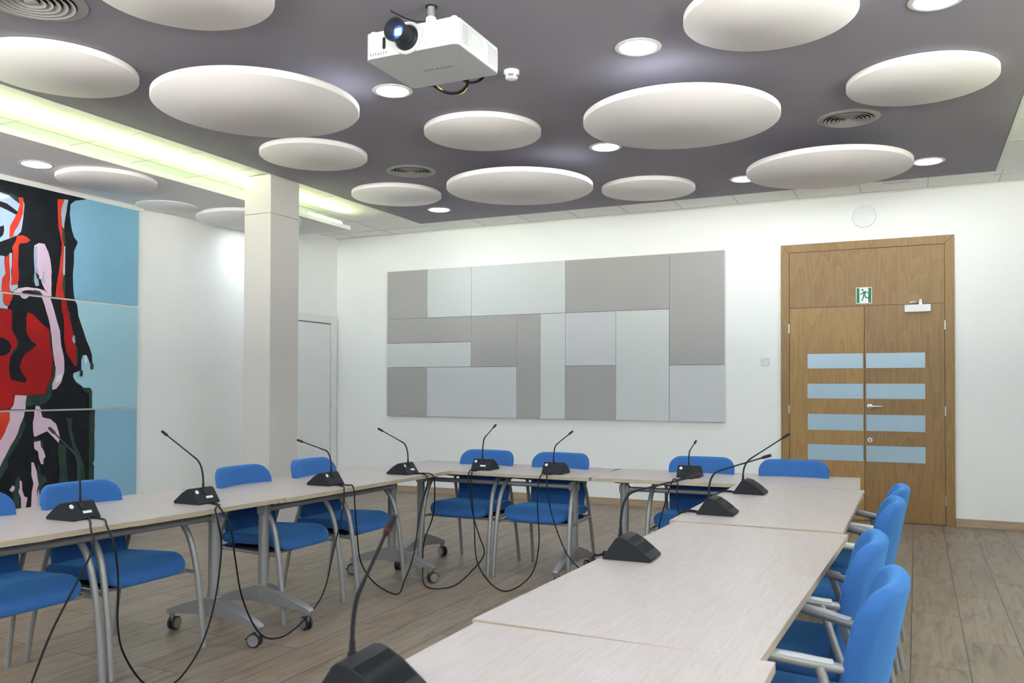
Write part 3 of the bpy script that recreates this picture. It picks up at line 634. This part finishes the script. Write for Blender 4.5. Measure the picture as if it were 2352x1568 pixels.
# ---------------------------------------------------------------- tables
def table(cx, cy, rz, L, W, legs, label, z=.72, cast=(0.3, -1.1, 1.9, .2), off=0.0):
    """local x along the length"""
    r = empty('conference_table', (cx, cy, 0), rz); t = .024
    m = MB(); m.bb(-L/2, L/2, -W/2, W/2, z-t, z, EDGEM); k = m.mid(LAM); m.mi[1] = k; m.mi[0] = k
    m.build('tabletop', r, bevel=.0012)
    MB().tube([(legs[0], off, .630), (legs[1], off, .630)], .0165, STEEL, 20).build('crossbeam', r)
    for i, lx in enumerate(legs):
        pl = MB().cyl((lx, off, .135), (lx, off, .672), .0285, STEEL, 28).build('post', r)
        m = MB(); m.bb(lx-.05, lx+.05, off-.07, off+.07, .672, z-t-.001, BLACK); m.build('mounting_bracket', r, bevel=.004)
        sg = 1 if i == 0 else -1
        MB().bb(lx-.034, lx+.034, off-.022, off+.022, .605, .655, STEEL).build('beam_clamp', r, bevel=.005)
        m = MB()
        for s_ in (-1, 1):
            prof = [(0, .215), (.035, .215), (.20, .165), (.330, .118), (.342, .105), (.334, .085), (.318, .070), (.312, .072), (.308, .098), (.20, .108), (.05, .125), (0, .125)]
            n = len(prof); w_ = [.034, .034, .027, .020, .019, .016, .012, .012, .018, .024, .030, .032]
            vs = [Vector((lx-w_[j], off+s_*a, b)) for j, (a, b) in enumerate(prof)]+[Vector((lx+w_[j], off+s_*a, b)) for j, (a, b) in enumerate(prof)]
            m.add(vs, [tuple(range(n)), tuple(range(2*n-1, n-1, -1))]+[(j, (j+1) % n, n+(j+1) % n, n+j) for j in range(n)], STEEL)
        m.cyl((lx, off, .12), (lx, off, .22), .034, STEEL, 28)
        ft = m.build('foot', r, bevel=.003, ang=50)
        for j, s_ in enumerate((-1, 1)):
            a = cast[(i*2+j) % 4]; y = off+s_*.314; mm = Matrix.Translation((lx, y, 0)) @ Matrix.Rotation(a, 4, 'Z')
            m = MB()
            for h in (-1, 1):
                mw = mm @ Matrix.Translation((.016, h*.013, .036)) @ Matrix.Rotation(pi/2, 4, 'X')
                m.lathe([(.0001, -.008), (.031, -.008), (.036, -.005), (.036, .005), (.031, .008), (.0001, .008)], RUBBER, seg=28, mtx=mw)
                mw = mm @ Matrix.Translation((.016, h*.0215, .036)) @ Matrix.Rotation(pi/2, 4, 'X')
                m.lathe([(.0001, -.0018), (.029, -.0018), (.029, .0018), (.0001, .0018)], STEELD, seg=28, mtx=mw)
            m.tube([mm @ Vector((.0, 0, .095)), mm @ Vector((0, 0, .05)), mm @ Vector((.012, 0, .036))], .0085, STEEL, 10)
            m.add([mm @ Vector(v) for v in [(.045, -.008, .030), (.045, .008, .030), (.068, .008, .040), (.068, -.008, .040), (.045, -.008, .038), (.045, .008, .038)]], [(0, 1, 2, 3), (4, 3, 2, 5), (0, 3, 4), (1, 5, 2), (0, 4, 5, 1)], BLACK)
            m.build('castor', ft)
    return tag(r, label, 'table', 'pale wood tables of the meeting ring')
def T4(p0, p1, W, side, legs, label, **k):
    """table whose inner edge runs from p0 to p1; side=+1 puts the body to the left of that direction"""
    a, b = Vector(p0), Vector(p1); d_ = b-a; L = d_.length; n = Vector((-d_.y, d_.x)).normalized()*side; c_ = (a+b)/2+n*W/2
    return table(c_.x, c_.y, math.atan2(d_.y, d_.x), L, W, legs, label, **k)
T4((-3.180, 1.80), (-3.062, 3.652), .82, 1, (-.76, .68), 'left row table nearest the camera, under the two near left microphones', off=-.16)
T4((-3.038, 3.664), (-3.007, 5.352), .80, 1, (-.75, .51), 'left row table next to the corner, holding two microphones', cast=(1.2, .3, -.5, 2.2), off=-.14)
T4((-3.60, 5.358), (-1.960, 5.358), .715, 1, (-.59, .64), 'far row corner table below the left part of the wall panels', cast=(1.8, -.4, .9, 2.6), off=-.15)
T4((-1.945, 5.37), (-.30, 5.460), .715, 1, (-.66, .62), 'far row table in front of the wooden door', cast=(.5, 2.1, -1, 1), off=-.12)
T4((-1.005, 3.80), (-1.005, 5.425), .73, -1, (-.6, .6), 'right row table at the far end, touching the far row')
T4((-1.030, 1.955), (-.972, 3.772), .72, -1, (-.7, .7), 'right row table in the middle, with one microphone at its left edge')
T4((-1.010, .15), (-1.008, 1.935), .73, -1, (-.7, .7), 'right row table nearest the camera, cut by the bottom edge')

# ---------------------------------------------------------------- chairs
def pad(W, H, T, rt, rb, fn, m, name, parent, taper=0.0):
    """cushion: outline W x H with corner radii (top rt, bottom rb), thickness T; fn(u,v,w)->xyz"""
    out = []; n = 7; sub = 6
    cs = [(W/2-rt, H-rt, 0, rt), (-W/2+rt, H-rt, 90, rt), (-W/2+rb, rb, 180, rb), (W/2-rb, rb, 270, rb)]
    raw = []
    for cx, cy, a0, r_ in cs:
        for k in range(n+1): a = R(a0+90*k/n); raw.append((cx+r_*cos(a), cy+r_*sin(a)))
    for i in range(len(raw)):                        # subdivide the straight runs so that the pad can bend
        a, b = raw[i], raw[(i+1) % len(raw)]; L = math.hypot(b[0]-a[0], b[1]-a[1]); q = max(1, int(L/.035))
        for k in range(q): out.append((a[0]+(b[0]-a[0])*k/q, a[1]+(b[1]-a[1])*k/q))
    N = len(out); loops = []; e_ = T*.42
    def loop(ins, h):
        sx, sy = 1-ins/(W/2), 1-ins/(H/2)
        loops.append([((x*sx), (H/2+(y-H/2)*sy), h) for x, y in out])
    for f in (.12, .4, .68, .86): loop((1-f)*min(W, H)/2*1.0, -T/2-T*.10*(1-f))
    for j in range(-4, 5):
        ph = j/4*pi/2; loop(e_*(1-cos(ph)), T/2*sin(ph))
    for f in (.86, .68, .4, .12): loop((1-f)*min(W, H)/2*1.0, T/2+T*.10*(1-f))
    vs = []; fs = []
    for lp in loops:
        for x, y, h in lp:
            xx = x*(1-taper*(1-y/H)); vs.append(Vector(fn(xx, y, h)))
    for j in range(len(loops)-1):
        for i in range(N): i2 = (i+1) % N; fs.append((j*N+i, j*N+i2, (j+1)*N+i2, (j+1)*N+i))
    fs.append(tuple(range(N))[::-1]); fs.append(tuple((len(loops)-1)*N+i for i in range(N)))
    return MB().add(vs, fs, m).build(name, parent, ang=70)
def make_chair():
    r = empty('armchair', (0, 0, 0))
    def seat_fn(u, v, w_):                           # v 0 rear .. .46 front
        x = -.215+v; z = .432+w_+.012*(v/.46)+.008*(2*u/.515)**2
        if v > .33: z -= .35*(v-.33)**2*6
        return (x, u, z)
    pad(.515, .475, .060, .10, .05, seat_fn, FABRIC, 'seat', r, taper=.10)
    def back_fn(u, v, w_):                           # v 0 bottom .. .46 top ; w>0 faces forward
        z = .370+v; x = -.205-.075*(v/.46)-.02*(v/.46)**2+.075*abs(2*u/.46)**2.3*(1-.25*v/.46)
        return (x+w_, u, z)
    pad(.465, .462, .056, .085, .05, back_fn, FABRIC, 'backrest', r, taper=.13)
    for s_ in (-1, 1):
        y = s_
        path = smooth_path([(.305, y*.280, 0), (.285, y*.278, .20), (.255, y*.275, .40), (.215, y*.270, .545), (.150, y*.266, .632), (.085, y*.262, .664)], 6)
        MB().tube(path, .0155, STEEL, 16).build('leg', r)
        path = smooth_path([(.085, y*.262, .664), (.03, y*.260, .667), (-.06, y*.240, .655), (-.130, y*.222, .645), (-.205, y*.198, .634)], 6)
        m = MB().tube(path, .0128, STEEL, 16)
        m.build('armrest', r)
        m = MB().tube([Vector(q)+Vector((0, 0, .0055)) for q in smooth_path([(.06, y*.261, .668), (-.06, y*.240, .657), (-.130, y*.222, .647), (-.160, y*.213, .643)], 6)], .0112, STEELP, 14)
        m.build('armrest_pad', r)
        path = smooth_path([(-.290, y*.248, 0), (-.250, y*.243, .22), (-.205, y*.236, .42), (-.170, y*.234, .53), (-.132, y*.226, .642)], 6)
        MB().tube(path, .0118, STEEL, 14).build('leg', r)
    m = MB()
    for s_ in (-1, 1): m.tube([(.262, s_*.275, .375), (-.215, s_*.241, .385)], .009, STEEL, 10)
    m.tube([(.20, -.273, .378), (.20, .273, .378)], .009, STEEL, 10).tube([(-.21, -.240, .385), (-.21, .240, .385)], .009, STEEL, 10)
    m.bb(-.19, .20, -.20, .20, .374, .388, RUBBER); m.build('seat_frame', r)
    return r
CG = 'blue upholstered armchairs round the tables'
CH = [(-3.565, 2.41, 0, 'blue armchair at the left edge of the photo, its back cut by the frame'),
 (-3.56, 3.00, 1, 'blue armchair in front of the mural, under the nearest complete left microphone'),
 (-3.47, 4.05, 1, 'blue armchair in front of the square column, third from the left'),
 (-3.44, 4.69, 2, 'blue armchair right of the column, last of the left row'),
 (-2.99, 5.68, -90, 'blue armchair of the far row nearest the corner of the tables'),
 (-2.385, 5.68, -91, 'blue armchair of the far row, second from the table corner'),
 (-1.345, 5.78, -86, 'blue armchair of the far row left of the wooden door, behind a microphone'),
 (-.735, 5.80, -87, 'blue armchair of the far row in front of the wooden door'),
 (-.350, 4.67, 180, 'right row blue armchair farthest from the camera'),
 (-.365, 4.10, 181, 'right row blue armchair, second from the far end'),
 (-.405, 3.05, 181, 'right row blue armchair, second from the camera'),
 (-.338, 2.43, 178, 'right row blue armchair nearest the camera, at the lower right')]
ch0 = make_chair()
for i, (x, y, a, lab) in enumerate(CH):
    o = ch0 if i == 0 else copy_tree(ch0)
    o.location = (x, y, 0); o.rotation_euler = (0, 0, R(a)); tag(o, lab, 'chair', CG)

# ---------------------------------------------------------------- microphones
def make_mic(x, y, rz, head, label, white_label=True, sticker=True, lean=.13, z=.7205, keys=False):
    """head: (forward, sideways, height above the table)"""
    r = empty('desk_microphone', (x, y, z), R(rz)); w2 = .073
    prof = [(-.085, .004), (-.082, 0), (.083, 0), (.087, .003), (.086, .010), (.030, .047), (-.004, .062), (-.020, .0655), (-.032, .065), (-.040, .060)]
    n = len(prof); m = MB(); sl = [(-w2, .985), (-w2+.003, 1), (w2-.003, 1), (w2, .985)]
    vs = []
    for yy, sc_ in sl:
        for a, b in prof: vs.append(Vector((a*sc_, yy, b*sc_*1.2)))
    fs = [tuple(range(n)), tuple(range(4*n-1, 3*n-1, -1))]
    for k in range(3):
        for i in range(n): i2 = (i+1) % n; fs.append((k*n+i, k*n+i2, (k+1)*n+i2, (k+1)*n+i))
    m.add(vs, fs, BLACK)
    bs = m.build('base', r, ang=28)
    m = MB()                                         # ribbed speaker grille on the sloping front
    for k in range(24):
        t = .08+.72*k/24; a = -.004+(.086+.004)*t; b = .0745+(.012-.0745)*t+.003*sin(pi*t)+.0028
        m.bb(a-.0008, a+.0008, -w2+.008, w2-.008, b-.003, b+.0002, BLACK)
    m.build('speaker_grille', bs)
    if keys:
        m = MB()
        for j in range(4):
            for i in range(2): m.lathe([(.0001, .0165-.005*i), (.0028, .0165-.005*i)], STEELD, c=(.068+.008*i, -.045+.012*j, .0035), seg=8)
        m.build('keypad', bs)
    if sticker:
        nrm = Matrix.Translation((-.0585, .050, .0395)) @ Matrix.Rotation(math.atan2(.045, .060)-pi/2, 4, 'Y')
        q = Vector((-.060, 0, .045)).normalized()
        zax = q; xax = Vector((0, -1, 0)); yax = zax.cross(xax)
        def plate(cy, t_, hw, hh, mt, nm, rnd=False):
            c_ = Vector((-.085+.045*t_, cy, .0045+.0675*t_))+Vector((-.068, 0, .045)).normalized()*.0008
            M4 = Matrix((xax, yax, zax)).transposed().to_4x4(); 
            zz = Vector((-.068, 0, .045)).normalized(); yy_ = zz.cross(xax); M4 = Matrix((xax, yy_, zz)).transposed().to_4x4(); M4.translation = c_
            m_ = MB()
            if rnd: m_.lathe([(.0001, .0006), (hw, .0006), (hw, -.002)], mt, seg=24, mtx=M4)
            else: m_.box((0, 0, 0), (hw*2, hh*2, .0018), mt, M4)
            return m_.build(nm, bs)
        plate(.050, .82, .0105, 0, STICK, 'round_sticker', True)
        m_ = MB().tube([(-.059, 0, .046), (-.044, 0, .069)], [.004, .0115], RUBBER, 12); m_.build('socket_notch', bs)
        if white_label: plate(-.016, .40, .022, .006, STICKW, 'paper_label')
    hx, hy, hz = head; b0 = Vector((-.040, 0, .066))
    MB().tube([b0, b0+Vector((0, 0, .012)), b0+Vector((0, 0, .013)), b0+Vector((0, 0, .036))], [.0095, .009, .0065, .0055], BLACK, 14).build('stem_socket', r)
    H = Vector((hx, hy, hz)); c1 = b0+Vector((0, 0, lean)); a = []
    mid = c1+(H-c1)*.18
    for k in range(13):
        t = k/12; a.append((1-t)**2*(b0+Vector((0, 0, .03)))+2*t*(1-t)*c1+t*t*mid)
    d_ = (H-mid).normalized(); e0 = H-d_*.042
    pts = a+[mid+(e0-mid)*k/4 for k in range(1, 5)]
    MB().tube(pts, [.0046]*13+[.0036]*4, BLACK, 10).build('gooseneck', r)
    hd = MB().tube([e0-d_*.006, e0, e0+d_*.006, e0+d_*.036, H], [.0040, .0058, .0074, .0074, .0062], BLACK, 16).build('capsule', r)
    MB().tube([e0+d_*.007, e0+d_*.014], .0079, REDRING, 16).build('red_ring', hd)
    return tag(r, label, 'microphone', 'gooseneck conference microphones on the tables')
def head_at(cx, cy, rz, P):
    d_ = Vector((P[0]-cx, P[1]-cy)); a = R(rz); return (d_.x*cos(a)+d_.y*sin(a), -d_.x*sin(a)+d_.y*cos(a), P[2]-.7205)
MIC = [(-3.425, 2.665, 180, (-3.596, 2.666, 1.122), 'black gooseneck microphone in front of the mural, at the far left', dict(lean=.20)),
 (-3.330, 3.303, 180, (-3.578, 3.30, 1.079), 'black gooseneck microphone in front of the white wall left of the column', {}),
 (-3.255, 4.262, 180, (-3.473, 4.262, .985), 'black gooseneck microphone with a round sticker but no paper label, right of the column', dict(white_label=False)),
 (-3.190, 5.030, 180, (-3.395, 5.03, 1.026), 'black gooseneck microphone at the corner where the left and far rows meet', {}),
 (-2.830, 5.565, 90, (-2.820, 5.72, 1.038), 'far row gooseneck microphone before the first far chair, with paper label', dict(lean=.15)),
 (-2.265, 5.535, 90, (-2.196, 5.68, 1.007), 'far row gooseneck microphone in front of the second far chair, without paper label', dict(white_label=False, lean=.12)),
 (-1.372, 5.72, 92, (-1.363, 5.86, .953), 'far row gooseneck microphone left of the wooden door', dict(white_label=False, lean=.10)),
 (-.850, 4.975, 0, (-.637, 4.97, 1.061), 'right row gooseneck microphone farthest from the camera', dict(sticker=False, lean=.10)),
 (-.852, 4.095, 0, (-.605, 4.09, 1.005), 'right row gooseneck microphone on the far end table, second from the far end', dict(sticker=False, keys=True, lean=.12)),
 (-.902, 2.905, 2, (-.657, 2.90, 1.020), 'right row gooseneck microphone on the middle table', dict(sticker=False, keys=True, lean=.15)),
 (-.950, 1.385, 4, (-.906, 1.40, 1.068), 'large blurred gooseneck microphone nearest the camera, at the bottom edge', dict(sticker=False, keys=True, lean=.10))]
for x, y, rz, P, lab, kw in MIC: make_mic(x, y, rz, head_at(x, y, rz, P), lab, **kw)
# small silver spot on the nearest base is part of the ribbed top

# ---------------------------------------------------------------- microphone cables
def cable(pts, label, r=.0042):
    tag(MB().tube(smooth_path(pts, 7), r, CABLE, 8).build('microphone_cable'), label, 'cable', 'black microphone cables')
X = -2.97; zt = .7205+.0045
def lft(l): return [(X, a, b) for a, b in l]
cable([(-3.345, 2.675, zt+.002), (-3.25, 2.61, zt), (-3.13, 2.515, zt), (-3.05, 2.455, .722)]+lft([(2.40, .67), (2.33, .55), (2.22, .38), (2.14, .21), (2.06, .03)]), 'black cable running from the mural-side microphone down out of the frame')
cable([(-3.345, 2.69, zt+.002), (-3.25, 2.68, zt), (-3.14, 2.60, zt+.002), (-3.05, 2.53, .73)]+lft([(2.50, .66), (2.52, .52), (2.52, .34), (2.55, .21), (2.65, .06), (2.76, .006), (2.86, .02), (2.98, .13), (3.06, .31), (3.10, .55), (3.075, .68)])+[(-3.03, 3.12, .728), (-3.13, 3.24, zt), (-3.245, 3.30, zt)], 'black cable looping down between the two near left microphones')
cable([(-3.25, 3.315, zt), (-3.15, 3.27, zt), (-3.06, 3.18, .728)]+lft([(3.155, .65), (3.19, .49), (3.24, .29), (3.35, .10), (3.47, .03), (3.64, .04), (3.86, .16), (3.96, .38), (4.05, .62)])+[(-3.0, 4.10, .72), (-3.06, 4.17, zt+.003), (-3.18, 4.25, zt)], 'black cable loop between the second and third left microphones')
cable([(-3.18, 4.27, zt), (-3.08, 4.24, zt+.003), (-3.0, 4.19, .725)]+lft([(4.165, .62), (4.19, .44), (4.23, .28), (4.37, .13), (4.62, .008), (4.71, .08), (4.82, .23), (4.90, .51), (4.98, .65)])+[(-2.99, 5.01, .715), (-3.04, 5.02, zt+.003), (-3.115, 5.02, zt)], 'black cable loop between the third left and the corner microphone')
Y = 5.30
cable([(-3.11, 5.04, zt), (-3.04, 5.06, zt+.003), (-2.985, 5.08, .715), (-2.99, 5.12, .62), (-3.05, 5.20, .42), (-3.18, Y, .22), (-3.19, Y, .05), (-2.92, 4.89, .008), (-2.76, 4.96, .008), (-2.76, 5.24, .06), (-2.70, Y, .17), (-2.74, Y, .29), (-2.79, Y, .44), (-2.835, Y+.02, .66), (-2.84, 5.345, .728), (-2.84, 5.40, zt), (-2.84, 5.485, zt)], 'black cable from the corner microphone round to the first far row microphone')
cable([(-2.825, 5.485, zt), (-2.825, 5.40, zt), (-2.82, 5.345, .728), (-2.81, Y+.02, .62), (-2.78, Y, .38), (-2.72, 5.25, .10), (-2.41, 4.99, .008), (-2.33, 5.25, .06), (-2.29, Y, .26), (-2.30, Y, .50), (-2.305, Y+.02, .66), (-2.29, 5.345, .728), (-2.28, 5.40, zt), (-2.27, 5.45, zt)], 'black cable loop between the two far row microphones near the corner')
cable([(-2.255, 5.45, zt), (-2.25, 5.40, zt), (-2.25, 5.345, .728), (-2.235, Y+.02, .62), (-2.19, Y, .45), (-2.09, Y, .22), (-1.96, Y, .10), (-1.80, 5.25, .008), (-1.55, 5.15, .008), (-1.46, Y, .25), (-1.47, Y, .42), (-1.43, Y+.02, .60), (-1.40, 5.375, .728), (-1.39, 5.45, zt), (-1.385, 5.63, zt)], 'black cable dropping from the second far row microphone behind the right table row')
cable([(-1.37, 5.63, zt), (-1.37, 5.45, zt), (-1.365, 5.375, .728), (-1.36, Y+.03, .62), (-1.32, Y, .45), (-1.20, 5.2, .30), (-1.06, 5.05, .40), (-1.022, 4.98, .60), (-1.02, 4.975, .70), (-1.0, 4.975, .727), (-.94, 4.975, zt)], 'thin black cable between the microphone by the door and the right row')
cable([(-.94, 4.96, zt), (-.99, 4.92, zt+.002), (-1.018, 4.90, .70), (-1.0, 4.8, .50), (-.98, 4.5, .40), (-1.0, 4.2, .50), (-1.018, 4.10, .70), (-.995, 4.095, zt+.002), (-.94, 4.095, zt)], 'short black cable at the inner edge between the two far right row microphones')
cable([(-.94, 4.08, zt), (-.99, 4.03, zt+.003), (-1.018, 4.0, .70), (-1.0, 3.8, .50), (-.98, 3.4, .35), (-1.0, 3.1, .50), (-1.018, 2.95, .70), (-1.005, 2.93, zt+.001), (-.99, 2.905, zt)], 'short black cable leaving the middle table microphone over the inner edge')
cable([(-.99, 2.89, zt), (-1.01, 2.86, zt+.001), (-1.024, 2.83, .70), (-1.0, 2.6, .45), (-.98, 2.0, .35), (-1.0, 1.6, .45), (-1.03, 1.44, .69), (-1.03, 1.41, zt-.001), (-1.02, 1.395, zt+.006)], 'black cable between the middle table microphone and the nearest one')
